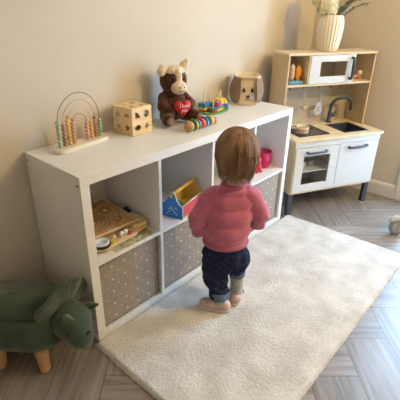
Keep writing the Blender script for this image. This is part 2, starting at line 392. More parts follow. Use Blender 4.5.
# faucet
bm = B(); fx, fy = .478, .3
tube(bm, [(fx, fy, ZC)]+[(fx, fy, ZC+.10)]+[(fx+.055-.055*cos(a), fy-.006*a*4, ZC+.125+.055*sin(a)) for a in (0.1, .5, .9, 1.2, 1.57)] + [(fx+.1, fy-.03, ZC+.178), (fx+.125, fy-.045, ZC+.165), (fx+.135, fy-.05, ZC+.14), (fx+.137, fy-.052, ZC+.09)], .0112, 12)
fc = obj('faucet', bm, M['greymetal'], k, True)
bm = B(); lathe(bm, [(.02, 0), (.02, .008), (.014, .014), (.0145, .075), (.011, .08)], 20, (fx, fy, ZC)); obj('faucet_base', bm, M['greymetal'], fc, True)
bm = B(); lathe(bm, [(.001, 0), (.012, 0), (.013, .02), (.012, .032), (.001, .034)], 16, (fx+.01, fy, ZC+.05), axis='x'); tube(bm, [(fx+.035, fy, ZC+.05), (fx+.05, fy-.004, ZC+.085)], [.005, .006], 8); obj('faucet_lever', bm, M['greymetal'], fc, True)
# doors
def bar_handle(par, x0, x1, y, z, vert=False):
    bm = B(); f = (lambda s, yy: (x0, yy, s)) if vert else (lambda s, yy: (s, yy, z))
    k_ = 1.35 if vert else 1.1; a, b = (z, x1) if vert else (x0, x1); m_ = (b-a)*.10
    tube(bm, [f(a, y), f(a, y-.018), f(a+m_, y-.024), f(b-m_, y-.024), f(b, y-.018), f(b, y)], .0068*k_, 10)
    for s in (a, b): ball(bm, f(s, y-.014), .0105, sub=2)
    obj('handle', bm, M['greymetal'], par, True, 'dark grey bar handle')
dz0, dz1 = ZB+.016, ZC-.06
bm = B(); wx0, wx1, wz0, wz1 = .074, .284, .222, .424
for q_ in ((.012, wx0, dz0, dz1), (wx1, .35, dz0, dz1), (wx0, wx1, dz0, wz0), (wx0, wx1, wz1, dz1)): box(bm, q_[0], q_[1], -.006, .008, q_[2], q_[3])
od = obj('oven_door', bm, M['kwhite'], k); obj('oven_glass', box(B(), wx0, wx1, 0, .003, wz0, wz1), M['glass'], od); bar_handle(od, .092, .238, -.006, .452)
cd = obj('cupboard_door', box(B(), .354, W-.008, -.006, .008, dz0, dz1, .0015), M['kwhite'], k); bar_handle(cd, .425, .57, -.006, .455)
# upper unit
for a in (0, W-.012): obj('upper_side', box(B(), a, a+.012, SB, DP, ZC, ZT-.014, .001), M['birchside'], k)
obj('top_board', box(B(), -.004, W+.004, SB-.006, DP, ZT-.014, ZT, .0015), M['birch'], k)
SHZ = .846
obj('upper_shelf', box(B(), .012, W-.012, SB, DP-.006, SHZ-.012, SHZ, .001), M['birch'], k)
for a in (.166, .522): obj('upper_divider', box(B(), a-.010, a, SB+.001, DP-.006, SHZ, ZT-.014), M['birch'], k)
bm = B(); mx0, mx1, mz0, mz1 = .245, .452, .892, .985
for q_ in ((.167, mx0, SHZ+.003, ZT-.016), (mx1, .511, SHZ+.003, ZT-.016), (mx0, mx1, SHZ+.003, mz0), (mx0, mx1, mz1, ZT-.016)): box(bm, q_[0], q_[1], SB-.004, SB+.008, q_[2], q_[3])
md = obj('microwave_door', bm, M['kwhite'], k); obj('microwave_glass', box(B(), mx0, mx1, SB, SB+.003, mz0, mz1), M['glass'], md); bar_handle(md, .486, 1.003, SB-.004, .874, True)
bm = B(); tube(bm, [(.014, DP-.03, .822), (W-.014, DP-.03, .822)], .004, 8); rl = obj('utensil_rail', bm, M['greymetal'], k, True)
hooks = (.13, .245, .375, .465, .56)
for a in hooks:
    bm = B(); tube(bm, [(a, DP-.03+.006, .822)]+[(a, DP-.03-.006*sin(s), .822+.006*cos(s)) for s in (0, .8, 1.6)]+[(a, DP-.037, .80), (a, DP-.04, .788), (a, DP-.05, .786), (a, DP-.055, .796)], .0022, 8); obj('hook', bm, M['greymetal'], rl, True)
KM = Matrix.Translation(KL) @ Matrix.Rotation(KT, 4, 'Z')
def kp(a, b, z): return tuple(KM @ Vector((a, b, z)))
# utensils on hooks
M['utensil'] = mat('pale steel', (208, 200, 190), .4, metal=.3)
u = thing('slotted_spatula', 'pale slotted turner hanging from a hook under the kitchen shelf, beside the faucet', 'utensil', kp(.378, DP-.055, .60), KT)
bm = B(); tube(bm, [(0, 0, .095), (0, 0, .182)], [.006, .005], 8, flat=.4); tube(bm, [(.007*cos(i*pi/6), 0, .188+.007*sin(i*pi/6)) for i in range(12)], .0022, 6, closed=True); obj('handle', bm, M['utensil'], u, True)
bm = B(); out = []
N = 28
ring_o = [(.034*cos(2*pi*i/N)*(1 if sin(2*pi*i/N) < 0 else .82), .046+.05*sin(2*pi*i/N)) for i in range(N)]
ring_i = [(.012*cos(2*pi*i/N), .042+.017*sin(2*pi*i/N)) for i in range(N)]
vo = [[bm.verts.new((x, y, z)) for x, z in ring_o] for y in (-.002, .002)]; vi = [[bm.verts.new((x, y, z)) for x, z in ring_i] for y in (-.002, .002)]
for i in range(N):
    j = (i+1) % N
    bm.faces.new((vo[0][i], vo[0][j], vi[0][j], vi[0][i])); bm.faces.new((vo[1][i], vi[1][i], vi[1][j], vo[1][j])); bm.faces.new((vo[0][i], vo[1][i], vo[1][j], vo[0][j])); bm.faces.new((vi[0][i], vi[0][j], vi[1][j], vi[1][i]))
tube(bm, [(-.012, 0, .042), (.012, 0, .042)], .003, 6); obj('blade', bm, M['utensil'], u)
u = thing('toy_ladle', 'pale toy ladle hanging from a hook, the utensil nearest the bookcase', 'utensil', kp(.245, DP-.058, .64), KT)
bm = B(); tube(bm, [(0, 0, .04), (0, .001, .142)], [.005, .0045], 8, flat=.5); tube(bm, [(.006*cos(i*pi/6), 0, .148+.006*sin(i*pi/6)) for i in range(12)], .002, 6, closed=True); obj('handle', bm, M['utensil'], u, True)
bm = B(); lathe(bm, [(.001, 0), (.014, .004), (.022, .014), (.025, .03), (.023, .03), (.019, .014), (.001, .006)], 24, (0, -.004, .008)); obj('bowl', bm, M['utensil'], u, True)
# saucepan
u = thing('toy_saucepan', 'small tan and cream toy pot standing on the black hob', 'pot', kp(.125, .12, ZC+.0045), KT)
bm = B(); lathe(bm, [(.001, 0), (.036, 0), (.04, .006), (.04, .042), (.042, .044), (.0375, .044), (.0365, .006), (.001, .004)], 32); obj('pot_body', bm, M['vase'], u, True, 'cream pot body')
bm = B(); lathe(bm, [(.0403, .014), (.0412, .016), (.0412, .032), (.0403, .034)], 32); obj('band', bm, M['brownwood'], u, True, 'tan band')
bm = B(); tube(bm, [(-.04, 0, .034), (-.075, .012, .04), (-.095, .018, .042)], [.006, .0075, .007], 10); obj('handle', bm, M['brownwood'], u, True)
# pots in the oven
for (a, b, z, r, h, lb) in ((.13, .09, .3065, .03, .05, 'white toy mug on the oven rack, on the left behind the oven window'), (.215, .11, .3065, .028, .046, 'pale grey toy bowl on the oven rack beside the white mug')):
    u = thing('toy_cup', lb, 'toy cup', kp(a, b, z), KT, 'toy crockery in the oven')
    bm = B(); lathe(bm, [(.001, 0), (r*.8, 0), (r, h), (r*.93, h), (r*.74, .004), (.001, .004)], 24); obj('cup_body', bm, M['kwhite'] if a < .2 else M['steel'], u, True)
    bm = B(); tube(bm, [(r*.9, 0, h*.75), (r*1.35, 0, h*.7), (r*1.35, 0, h*.35), (r*.85, 0, h*.25)], .003, 8); obj('handle', bm, M['kwhite'], u, True)
u = thing('baking_tray', 'dark toy baking tray lying in the bottom of the oven', 'tray', kp(.18, .13, ZB+.0145), KT)
bm = B(); box(bm, -.09, .09, -.06, .06, 0, .004, .001); tube(bm, [(-.09, -.06, .012), (.09, -.06, .012), (.09, .06, .012), (-.09, .06, .012)], .004, 8, closed=True); obj('tray_plate', bm, M['steel'], u)
# toys in upper niches
u = tag(obj('toy_box', box(B(), -.055, .055, -.04, .04, 0, .022, .004), M['paleblue']), 'flat pale blue toy box lying on the upper kitchen shelf', 'toy box'); u.location = kp(.09, .24, SHZ+.0005); u.rotation_euler = (0, 0, KT)
u = thing('striped_toy', 'orange and cream striped stacking toy standing on the pale blue box', 'toy', kp(.068, .235, SHZ+.023), KT)
bm = B(); lathe(bm, [(.001, 0), (.016, .001), (.018, .03), (.017, .08), (.012, .095), (.001, .1)], 20); bod = obj('toy_body', bm, None or M['cream'], u, True)
bm = B()
for i in range(5): tube(bm, [(.0182*cos(t_*pi/10), .0182*sin(t_*pi/10), .014+i*.015+.006*cos(t_*pi/10)) for t_ in range(20)], .0032, 6, closed=True)
obj('stripes', bm, flat('darkorange', (196, 120, 50)), u, True, 'brown-orange stripes')
u = thing('yellow_toy', 'orange-yellow rounded toy with dark rim standing beside the striped toy', 'toy', kp(.115, .232, SHZ+.023), KT)
bm = B(); ball(bm, (0, 0, .05), (.024, .014, .042), sub=3); lathe(bm, [(.001, 0), (.014, 0), (.012, .012), (.001, .012)], 16); obj('toy_body', bm, M['orange'], u, True)
bm = B(); tube(bm, [(.0245*cos(i*pi/12)-.003, 0.004, .05+.0425*sin(i*pi/12)) for i in range(24)], .0035, 8, closed=True); obj('rim', bm, flat('brownrim', (84, 58, 40)), u, True)
u = thing('salmon_toy', 'small pale pink toy with a white ball head, on the right of the microwave', 'toy', kp(.625, .26, SHZ+.0005), KT)
bm = B(); tube(bm, [(-.05, 0, .014), (-.02, 0, .02), (.012, 0, .028)], [.011, .014, .012], 12); ball(bm, (-.055, 0, .014), .012, sub=2); obj('toy_body', bm, flat('salmon', (186, 134, 118)), u, True)
bm = B(); ball(bm, (.022, 0, .045), .017, sub=3); obj('ball_head', bm, flat('palewhite', (240, 222, 214)), u, True)
bm = B(); box(bm, .004, .034, -.012, .012, 0, .024, .003); obj('base_block', bm, M['brownwood'], u)

# vase and flowers on top
vc = kp(.338, .262, ZT+.0005)
v = thing('ribbed_vase', 'cream ribbed ceramic vase standing on top of the play kitchen', 'vase', vc)
rib = lambda a, z: 1+.065*abs(sin(a*12))
vz = [(r_*1.08, z_*1.03) for r_, z_ in [(.001, 0), (.053, 0), (.056, .006), (.061, .03), (.069, .08), (.073, .13), (.073, .165), (.067, .195), (.060, .21), (.054, .21), (.058, .19), (.064, .16), (.055, .06), (.001, .02)]]
bm = B(); lathe(bm, vz, 156, mod=lambda a, z: rib(a, z) if z > .004 else 1); obj('vase_body', bm, M['vase'], v, True)
vx, vy, vzz = vc; camr = Vector((.66, -.75, 0)); camf = Vector((.75, .66, 0))
def bloom(dx, df, z, r, lb, n=230):
    c = Vector((vx, vy, 0))+camr*dx+camf*df; c.z = vzz+z
    o = thing('hydrangea', lb, 'flower', tuple(c), 0, 'cream blooms in the vase')
    bm = B(); base = Vector((vx, vy, vzz+.12))-c; tube(bm, [(base+Vector((0, 0, -.03))), base*.5, (0, 0, -.01)], .003, 8); obj('stem', bm, M['stem'], o, True)
    bm = B()
    for i in range(n):
        ph = math.acos(1-2*(i+.5)/n); th = i*2.39996
        nn = Vector((sin(ph)*cos(th), sin(ph)*sin(th), cos(ph))); 
        if nn.z < -.6: continue
        p = nn*r*random.uniform(.86, 1.04); nn = (nn+Vector((random.uniform(-.3, .3), random.uniform(-.3, .3), random.uniform(-.3, .3)))).normalized()
        s = nn.orthogonal().normalized(); w = nn.cross(s); a0 = random.random()*6
        for kk in range(4):
            a = a0+kk*pi/2; d_ = s*cos(a)+w*sin(a); e_ = -s*sin(a)+w*cos(a); L = .011*random.uniform(.8, 1.2)
            vs = [bm.verts.new(p), bm.verts.new(p+d_*L*.6+e_*L*.5+nn*.002), bm.verts.new(p+d_*L*1.1+nn*.003), bm.verts.new(p+d_*L*.6-e_*L*.5+nn*.002)]; bm.faces.new(vs)
    ball(bm, (0, 0, 0), r*.82, sub=2)
    obj('bloom_head', bm, M['petal'], o)
bloom(-.035, -.01, .262, .062, 'cream hydrangea bloom at the left of the ribbed vase, the lower one')
bloom(-.005, .055, .31, .06, 'cream hydrangea bloom rising behind at the top of the bouquet')
bloom(-.075, .04, .30, .05, 'cream hydrangea bloom leaning out over the left of the vase', 180)
def sprig(dx, df, dz, L, lb, nl=16, lw=.011):
    o = thing('eucalyptus_sprig', lb, 'foliage', (vx, vy, vzz+.13), 0, 'leafy sprigs in the vase')
    tip = camr*dx+camf*df+Vector((0, 0, dz)); pts = []
    for i in range(9):
        s = i/8; p = tip*s; p.z = dz*sin(s*pi/2)*1.0+.02*s; pts.append(p)
    bm = B(); tube(bm, pts, [.0028-.0018*i/8 for i in range(9)], 6); obj('stem', bm, M['stem'], o, True)
    bm = B()
    for i in range(nl):
        s = .34+.66*i/(nl-1); k_ = min(int(s*8), 7); p = pts[k_].lerp(pts[k_+1], s*8-k_); td = (pts[k_+1]-pts[k_]).normalized()
        for sd in (-1, 1):
            n1 = td.cross(Vector((random.uniform(-.4, .4), random.uniform(-.4, .4), 1))).normalized()*sd; d_ = (n1+td*.8+Vector((0, 0, random.uniform(-.3, .3)))).normalized(); e_ = d_.cross(Vector((0, 0, 1)).lerp(td, .3)).normalized(); l = random.uniform(.9, 1.2)*L
            up = e_.cross(d_)*.0
            q0 = [bm.verts.new(p+d_*l*a+e_*lw*b+Vector((0, 0, -.2*l*a*a))) for a, b in ((0, 0), (.3, .42), (.65, .45), (1, 0), (.65, -.45), (.3, -.42))]; bm.faces.new(q0)
    obj('leaves', bm, M['leaf'], o)
sprig(.215, .02, .135, .026, 'long fine-leaved green sprig reaching furthest out to the right', 34, .009)
sprig(.15, .05, .15, .034, 'broad-leaved green sprig between the blooms and the long sprig', 12, .02)
sprig(.09, -.03, .145, .036, 'green sprig leaning forward over the vase rim', 11, .02)
sprig(.13, -.04, .165, .036, 'upright green sprig in the middle of the right-hand foliage', 12, .016)
sprig(-.02, .09, .24, .03, 'green sprig standing behind the cream blooms', 11, .016)

# ------------------------------------------------------------------ rainbow abacus
ab = thing('rainbow_abacus', 'wooden rainbow abacus with pastel beads at the left end of the bookcase', 'toy', (.207, -.1, SZ+.0005), R(7.5))
def rrect(hx, hy, r, n=6):
    return [(sx*(hx-r)+r*cos(a), sy*(hy-r)+r*sin(a)) for sx, sy, a0 in ((1, 1, 0), (-1, 1, pi/2), (-1, -1, pi), (1, -1, 1.5*pi)) for a in [a0+i*pi/2/n for i in range(n+1)]]
bm = B(); prism(bm, rrect(.138, .034, .033), 0, .016); bmesh.ops.bevel(bm, geom=[e for e in bm.edges if abs(e.verts[0].co.z-e.verts[1].co.z) < 1e-6], offset=.003, segments=2, affect='EDGES'); obj('base', bm, mat('whitewashed wood', (236, 224, 200), .5), ab)
arches = ((.107, .972-.765, 'beadgreen', 'wire1', 7, 5), (.082, .944-.765, 'beadbrown', 'wire2', 6, 6), (.059, .918-.765, 'beadyellow', 'wire3', 8, 5), (.036, .888-.765, 'beadpink', 'wire4', 7, 5))
for r, zt, bc_, wc, nl, nr in arches:
    z0 = zt+.012-r; bm = B()
    tube(bm, [(-r, 0, .014), (-r, 0, z0*.5), (-r, 0, z0)]+arcpts(0, z0, r, pi, 0, 20)[1:-1]+[(r, 0, z0), (r, 0, z0*.5), (r, 0, .014)], .0016, 8)
    w = obj('arch_wire', bm, M[wc], ab, True)
    for sgn, n in ((-1, nl), (1, nr)):
        for i in range(n):
            bm = B(); hb_ = .0155
            zc_ = .0245+i*hb_
            if zc_ < z0+.004: c = (sgn*r, 0, zc_)
            else:
                a = (zc_-z0)/r; c = (sgn*r*cos(a), 0, z0+r*sin(a))
            ball(bm, c, (.0098, .0098, .0079), sub=2); obj('bead', bm, M[bc_], w, True)

# ------------------------------------------------------------------ shape sorter cube
cu = thing('shape_sorter', 'light wooden shape-sorting cube with cut-out holes standing on the bookcase', 'toy', (.487, -.099, SZ+.0005), R(4))
hs = .0625
def holed_face(shapes, mt):  # 4 quadrants with dark recessed shapes: frame walls as slab + inset pockets
    bm = B(); box(bm, -hs, hs, -hs, hs, hs-.007, hs, .0012, mtx=mt); return bm
faces = {'front': Matrix.Rotation(pi/2, 4, 'X'), 'left': Matrix.Rotation(-pi/2, 4, 'Z') @ Matrix.Rotation(pi/2, 4, 'X'), 'top': Matrix(), 'right': Matrix.Rotation(pi/2, 4, 'Z') @ Matrix.Rotation(pi/2, 4, 'X'), 'back': Matrix.Rotation(pi, 4, 'Z') @ Matrix.Rotation(pi/2, 4, 'X')}
def ngon(n, r, a0=0): return [(r*cos(a0+2*pi*i/n), r*sin(a0+2*pi*i/n)) for i in range(n)]
def star(n, r, r2, a0=pi/2): return [((r if i % 2 == 0 else r2)*cos(a0+pi*i/n), (r if i % 2 == 0 else r2)*sin(a0+pi*i/n)) for i in range(2*n)]
half = [(.014*cos(a), .014*sin(a)-.005) for a in [pi*i/12 for i in range(13)]]
quarter = [(-.011, -.011)]+[(-.011+.024*cos(a), -.011+.024*sin(a)) for a in [pi/2*i/8 for i in range(9)]]
oval = [(.016*cos(2*pi*i/20), .0105*sin(2*pi*i/20)) for i in range(20)]
shp = {'front': [quarter, ngon(20, .0135), oval, star(4, .017, .006)], 'left': [ngon(3, .015, pi/2), half, ngon(3, .015, pi/2), star(5, .016, .007)],
       'top': [half, ngon(6, .013), star(5, .015, .007), ngon(4, .015, pi/4)], 'right': [ngon(20, .013)]*4, 'back': [ngon(6, .013)]*4}
ctr = Matrix.Translation((0, 0, hs))
# walls with real holes via boolean
me_c = None
bm = B(); box(bm, -hs, hs, -hs, hs, -hs, hs, .0015); base = bpy.data.meshes.new('cubebody'); bm.to_mesh(base); bm.free()
bm = B(); box(bm, -hs+.007, hs-.007, -hs+.007, hs-.007, -hs+.007, hs-.007)
for fn, mt in faces.items():
    for (qx, qy), s in zip(((-.028, .028), (.028, .028), (-.028, -.028), (.028, -.028)), shp[fn]):
        prism(bm, [(x*1.22+qx, y*1.22+qy) for x, y in s], hs-.012, hs+.006, mt)
bmesh.ops.recalc_face_normals(bm, faces=bm.faces)
cut = bpy.data.meshes.new('cut'); bm.to_mesh(cut); bm.free()
oa = bpy.data.objects.new('a', base); ob = bpy.data.objects.new('b', cut); C.objects.link(oa); C.objects.link(ob)
mb = oa.modifiers.new('b', 'BOOLEAN'); mb.object = ob; mb.solver = 'EXACT'; mb.use_self = True
dg = bpy.context.evaluated_depsgraph_get(); dg.update(); res = bpy.data.meshes.new_from_object(oa.evaluated_get(dg)); bpy.data.objects.remove(oa); bpy.data.objects.remove(ob)
res.transform(ctr); obj('cube_body', res, M['pine'], cu)
# blocks inside
for i, (x, y, cn) in enumerate(((-.028, -.03, 'tgreen'), (.03, -.02, 'tpurple'), (-.01, .02, 'tred'), (.03, .03, 'tblue'))):
    tag(obj('shape_block', prism(B(), [(a+(.487+x), b+(-.099+y)) for a, b in (ngon(5, .013) if i % 2 else ngon(20, .013))], SZ+.0085, SZ+.0085+.024), M[cn]),
        ['green round block lying inside the shape-sorting cube', 'purple block lying inside the shape-sorting cube', 'red round block lying inside the shape-sorting cube', 'blue block lying inside the shape-sorting cube'][i], 'toy block', 'blocks inside the sorting cube')

# ------------------------------------------------------------------ plush cow
cow = thing('plush_cow', 'brown and cream plush animal sitting on the bookcase hugging a red heart', 'soft toy', (.748, -.106, SZ+.0005), R(-14)); cow.scale = (1.05,)*3
# local frame: faces -Y
bm = B(); ball(bm, (0, .005, .08), (.068, .058, .076)); ball(bm, (0, 0, .195), (.066, .058, .064)); ball(bm, (0, .002, .14), (.05, .045, .04))
for s in (-1, 1):
    capsule(bm, [(s*.052, .005, .12), (s*.078, -.03, .085), (s*.052, -.06, .07)], [.025, .026, .022])
    capsule(bm, [(s*.045, -.01, .038), (s*.068, -.06, .036), (s*.078, -.085, .034)], [.034, .031, .029])
bd = obj('body', remesh(bm, .004, 6, .0035, 160), M['fur'], cow)
bm = B(); ball(bm, (0, -.050, .17), (.040, .032, .032)); ball(bm, (0, -.030, .215), (.022, .034, .044)); ball(bm, (0, -.008, .236), (.050, .042, .027))
ml = obj('face_patch', remesh(bm, .0035, 5, .002, 160), M['furcream'], cow, label='cream blaze and muzzle')
for s in (-1, 1):
    bm = B(); capsule(bm, [(s*.036, .0, .246), (s*.058, -.002, .262 if s > 0 else .250), (s*.068, -.008, .276 if s > 0 else .238)], [.016, .020, .014 if s > 0 else .022], flat=.7); obj('ear', remesh(bm, .003, 3, .002, 150), M['furcream'], cow, label='cream ear')
    bm = B(); ball(bm, (s*.028, -.051, .207), .0065, sub=2); obj('eye', bm, M['black'], cow, True)
    bm = B(); ball(bm, (s*.012, -.0795, .174), (.004, .003, .003), sub=2); obj('nostril', bm, M['black'], cow, True)
    bm = B(); ball(bm, (s*.08, -.104, .033), (.018, .013, .019), sub=3); obj('foot_pad', bm, M['earcloth'], cow, True)
bm = B(); tube(bm, [(-.016, -.0785, .16), (-.008, -.081, .1555), (0, -.0815, .157), (.008, -.081, .1555), (.016, -.0785, .16)], .0015, 6); obj('mouth', bm, M['black'], cow, True)
# heart
def heart(n=40): return [(16*sin(t_)**3, 13*cos(t_)-5*cos(2*t_)-2*cos(3*t_)-cos(4*t_)) for t_ in [2*pi*i/n for i in range(n)]]
bm = B(); hp = heart(); HZ = .078
rings = []
for sc, y in ((.2, -.098), (.6, -.096), (.88, -.09), (1, -.08), (.88, -.07), (.6, -.066), (.2, -.064)):
    rings.append([bm.verts.new((x*.0029*sc, y, HZ+.004+z*.0029*sc)) for x, z in hp])
for a, b in zip(rings, rings[1:]):
    for i in range(len(a)): bm.faces.new((a[i], a[(i+1) % len(a)], b[(i+1) % len(a)], b[i]))
bm.faces.new(rings[0]); bm.faces.new(rings[-1][::-1])
hrt = obj('heart', bm, M['red'], cow, True, 'padded red heart')
FX = Matrix.Rotation(pi/2, 4, 'X')
for s, z, sz in (('I love', .094, .022), ('you', .074, .022)):
    obj('stitched_word', text_mesh(s, sz, .0008, Matrix.Translation((0, -.0985, z)) @ FX), M['wtext'], hrt)

# ------------------------------------------------------------------ stacking toy on green board
st = thing('stacking_board', 'green oval board with coloured stacking shapes on wooden pegs', 'toy', (1.068, -.108, SZ+.0005), R(8))
obj('board', prism(B(), [(.118*cos(2*pi*i/40), .07*sin(2*pi*i/40)) for i in range(40)], 0, .009), M['tgreen'], st)
def peg(x, y, h, stack):
    h += .022; stack = [(a_, b_*1.16, c_, d_) for a_, b_, c_, d_ in stack]
    bm = B(); tube(bm, [(x, y, .008), (x, y, h)], .0042, 10); ball(bm, (x, y, h), .0048, sub=2); p = obj('peg', bm, M['pine'], st, True)
    z = .0095
    for shape, r, th, c in stack:
        out = {'sq': ngon(4, r*1.2, pi/4), 'fl': [((r*(1+.16*cos(5*a)))*cos(a), (r*(1+.16*cos(5*a)))*sin(a)) for a in [2*pi*i/50 for i in range(50)]], 'ci': ngon(28, r), 'hex': ngon(6, r), 'tri': ngon(3, r*1.2, pi/2)}[shape]
        obj('stacking_ring', prism(B(), [(a+x, b+y) for a, b in out], z, z+th-.0005), M[c], p); z += th
peg(-.072, .022, .085, [('sq', .024, .011, 'tred'), ('sq', .024, .011, 'tyellow'), ('sq', .024, .011, 'tteal'), ('sq', .024, .011, 'tblue')])
peg(-.055, -.026, .062, [('ci', .022, .011, 'tred'), ('ci', .02, .011, 'tteal')])
peg(.002, .034, .08, [('hex', .026, .011, 'tblue'), ('hex', .026, .011, 'tpurple'), ('hex', .024, .011, 'tteal')])
peg(-.008, -.03, .085, [('tri', .025, .011, 'tyellow'), ('tri', .025, .011, 'tgreen'), ('ci', .018, .011, 'tpink'), ('ci', .014, .012, 'tpink')])
peg(.066, .0, .078, [('fl', .036, .012, 'tpurple'), ('fl', .034, .012, 'tblue'), ('fl', .031, .012, 'tyellow'), ('fl', .027, .012, 'tyellow')])
# caterpillar
cp = thing('wooden_caterpillar', 'wooden caterpillar toy of coloured discs lying in front of the plush', 'toy', (.765, -.285, SZ+.0005), R(3)); cp.scale = (1.12, 1.3, 1.3)
bm = B(); ball(bm, (-.088, 0, .02), .0198, sub=3); obj('head_ball', bm, M['brownwood'], cp, True)
bm = B(); tube(bm, [(-.085, 0, .02), (.095, 0, .019)], .003, 8); obj('cord', bm, M['cream'], cp)
for i, (c, r, wd) in enumerate((('tgreen', .022, .006), ('tyellow', .018, .008), ('tteal', .019, .010), ('tpink', .016, .008), ('tred', .019, .012), ('beadyellow', .017, .008), ('tblue', .02, .013), ('palewhite', .015, .008), ('tteal', .018, .008), ('tyellow', .019, .010), ('beadpink', .017, .011), ('tred', .015, .008), ('brownwood', .012, .014))):
    x = -.064+i*.0128; bm = B(); lathe(bm, [(.0005, -wd/2), (r*.9, -wd/2), (r, -wd/3), (r, wd/3), (r*.9, wd/2), (.0005, wd/2)], 24, (x, 0, r+.0003 if r < .03 else .02), axis='x'); obj('disc', bm, M[c], cp)

# ------------------------------------------------------------------ puppy basket
pb = thing('puppy_basket', 'cream cloth basket with a puppy face and long taupe ears', 'basket', (1.356, -.118, SZ+.0005), R(-45))
r0 = .073; HB = .165
def sqr(a, z): return 1/((abs(cos(a))**4+abs(sin(a))**4)**.25)*.93
bm = B(); lathe(bm, [(.001, 0), (r0*.92, 0), (r0*.97, .008), (r0, HB*.6), (r0*1.04, HB), (r0*.99, HB), (r0*.95, HB*.6), (r0*.92, .006), (.001, .005)], 48, mod=sqr); obj('basket_body', bm, M['cream'], pb, True)
bm = B(); lathe(bm, [(r0*1.045, HB-.014), (r0*1.14, HB-.010), (r0*1.16, HB), (r0*1.10, HB+.004), (r0*.98, HB+.002), (r0*.98, HB-.012)], 48, mod=sqr); obj('rim', bm, M['cream'], pb, True)
for s in (-1, 1):
    bm = B(); out = []
    NL = 12
    def L3(u, w):   # ear surface
        z = HB-.004-u*.145; wd = (.030+.014*sin(min(1, u*1.15)*pi*.9))*(1 if u < .75 else math.sqrt(max(0.02, 1-((u-.75)/.27)**2)))
        x = s*(r0*.86+.012*sin(u*2.6)+w*wd*.62); y = -r0*.86-.006*sin(u*2.6)+(w+.1)*wd*.75+.004*w*w
        return (x, y, z)
    va = [[bm.verts.new(L3(i/NL, j/4-1)) for j in range(9)] for i in range(NL+1)]
    for i in range(NL):
        for j in range(8): bm.faces.new((va[i][j], va[i+1][j], va[i+1][j+1], va[i][j+1]))
    bmesh.ops.recalc_face_normals(bm, faces=bm.faces); bmesh.ops.solidify(bm, geom=bm.faces[:], thickness=.005*s)
    obj('ear', bm, M['earcloth'], pb, True, 'taupe hanging ear')
    bm = B(); ball(bm, (s*.024, -r0*.965, .088), (.007, .004, .013), sub=3); obj('eye', bm, M['black'], pb, True)
bm = B(); ball(bm, (.026, -r0*.945, .055), (.016, .0045, .026), sub=3); obj('cheek_patch', bm, M['kwhite'], pb, True)
bm = B(); prism(bm, [(-.010, .006), (.010, .006), (.006, -.003), (0, -.008), (-.006, -.003)], 0, .006, Matrix.Translation((0, -r0*.95, .052)) @ FX); obj('nose', bm, M['black'], pb)
bm = B(); tube(bm, [(-.013, -r0*.972, .036), (-.007, -r0*.975, .031), (0, -r0*.975, .036), (0, -r0*.975, .044), (0, -r0*.975, .036), (.007, -r0*.975, .031), (.013, -r0*.972, .036)], .0013, 6); obj('mouth', bm, M['black'], pb)

# ------------------------------------------------------------------ cell contents
# wooden activity boards
def outline_long(L, Wd, wav=.008):
    pts = []
    for i in range(80):
        a = 2*pi*i/80; x = cos(a); y = sin(a); px = math.copysign(abs(x)**.45, x)*L; py = math.copysign(abs(y)**.6, y)*Wd
        py += wav*sin(px*48)*(1 if py > 0 else -1)*min(1, abs(py)/Wd); pts.append((px, py))
    return pts
gb = thing('wooden_activity_board', 'rounded light wooden activity board lying on the shelf under the flat puzzle', 'toy', (.208, -.262, BZ+.0005), R(3))
bm = B(); prism(bm, outline_long(.158, .088), .010, .024); bmesh.ops.bevel(bm, geom=[e for e in bm.edges if abs(e.verts[0].co.z-e.verts[1].co.z) < 1e-6], offset=.003, segments=2, affect='EDGES'); obj('board', bm, M['pine'], gb)
bm = B(); prism(bm, outline_long(.148, .078), 0, .009); obj('underboard', bm, M['brownwood'], gb)
bm = B(); prism(bm, outline_long(.05, .07, 0), .0245, .040, Matrix.Translation((.105, 0, 0))); obj('raised_block', bm, M['pine'], gb)
bm = B(); lathe(bm, [(.020, .0245), (.032, .0245), (.033, .03), (.033, .04), (.031, .044), (.022, .044), (.02, .04)], 32, (-.108, -.058, 0)); dl = obj('dial', bm, M['kwhite'], gb, True, 'white ring dial')
bm = B(); lathe(bm, [(.001, .0245), (.02, .0245), (.02, .034), (.001, .036)], 32, (-.108, -.058, 0)); obj('dial_face', bm, M['black'], dl)
bm = B(); lathe(bm, [(.034, .0245), (.036, .0245), (.036, .036), (.034, .036)], 32, (-.108, -.058, 0)); obj('dial_rim', bm, M['black'], dl)
for x, y in ((-.012, -.074), (.010, -.072), (-.055, -.072)):
    bm = B(); tube(bm, [(x, y, .024), (x, y, .038)], .004, 8); ball(bm, (x, y, .044), .0095, sub=3); obj('knob', bm, M['palewhite'] if x > -.05 else M['pine'], gb, True, 'pale round knob')
for x, cn in ((-.080, 'tyellow'), (.018, 'tred')):
    bm = B(); lathe(bm, [(.001, 0), (.008, 0), (.008, .012), (.001, .012)], 16, (x+.012, -.078, .0243)); obj('coloured_bead', bm, M[cn], gb)
for x in (.025, .045):
    bm = B(); tube(bm, [(x-.012, -.075, .034), (x+.028, -.045, .040)], .0042, 8); obj('peg', bm, M['pine'], gb, True)
for x in (.02, .055):
    bm = B(); tube(bm, [(x-.008, -.07, .024), (x-.008, -.07, .034), (x+.014, -.054, .036), (x+.014, -.054, .024)], .0018, 8); obj('wire_loop', bm, M['dark'], gb, True)
tag(obj('picture_card', box(B(), .13, .345, -.383, -.30, BZ+.0002, BZ+.0007), mat('patterned card', (176, 186, 150), .6, col2=(226, 206, 160), var=.25, vscale=60)), 'thin patterned green card showing beneath the rounded wooden board', 'card')
pz = thing('wooden_puzzle', 'flat square wooden puzzle with ring patterns lying on top of the rounded board', 'puzzle', (.187, -.163, BZ+.0455), R(-3))
obj('puzzle_board', box(B(), -.135, .135, -.145, .145, 0, .011, .002), M['brownwood'], pz)
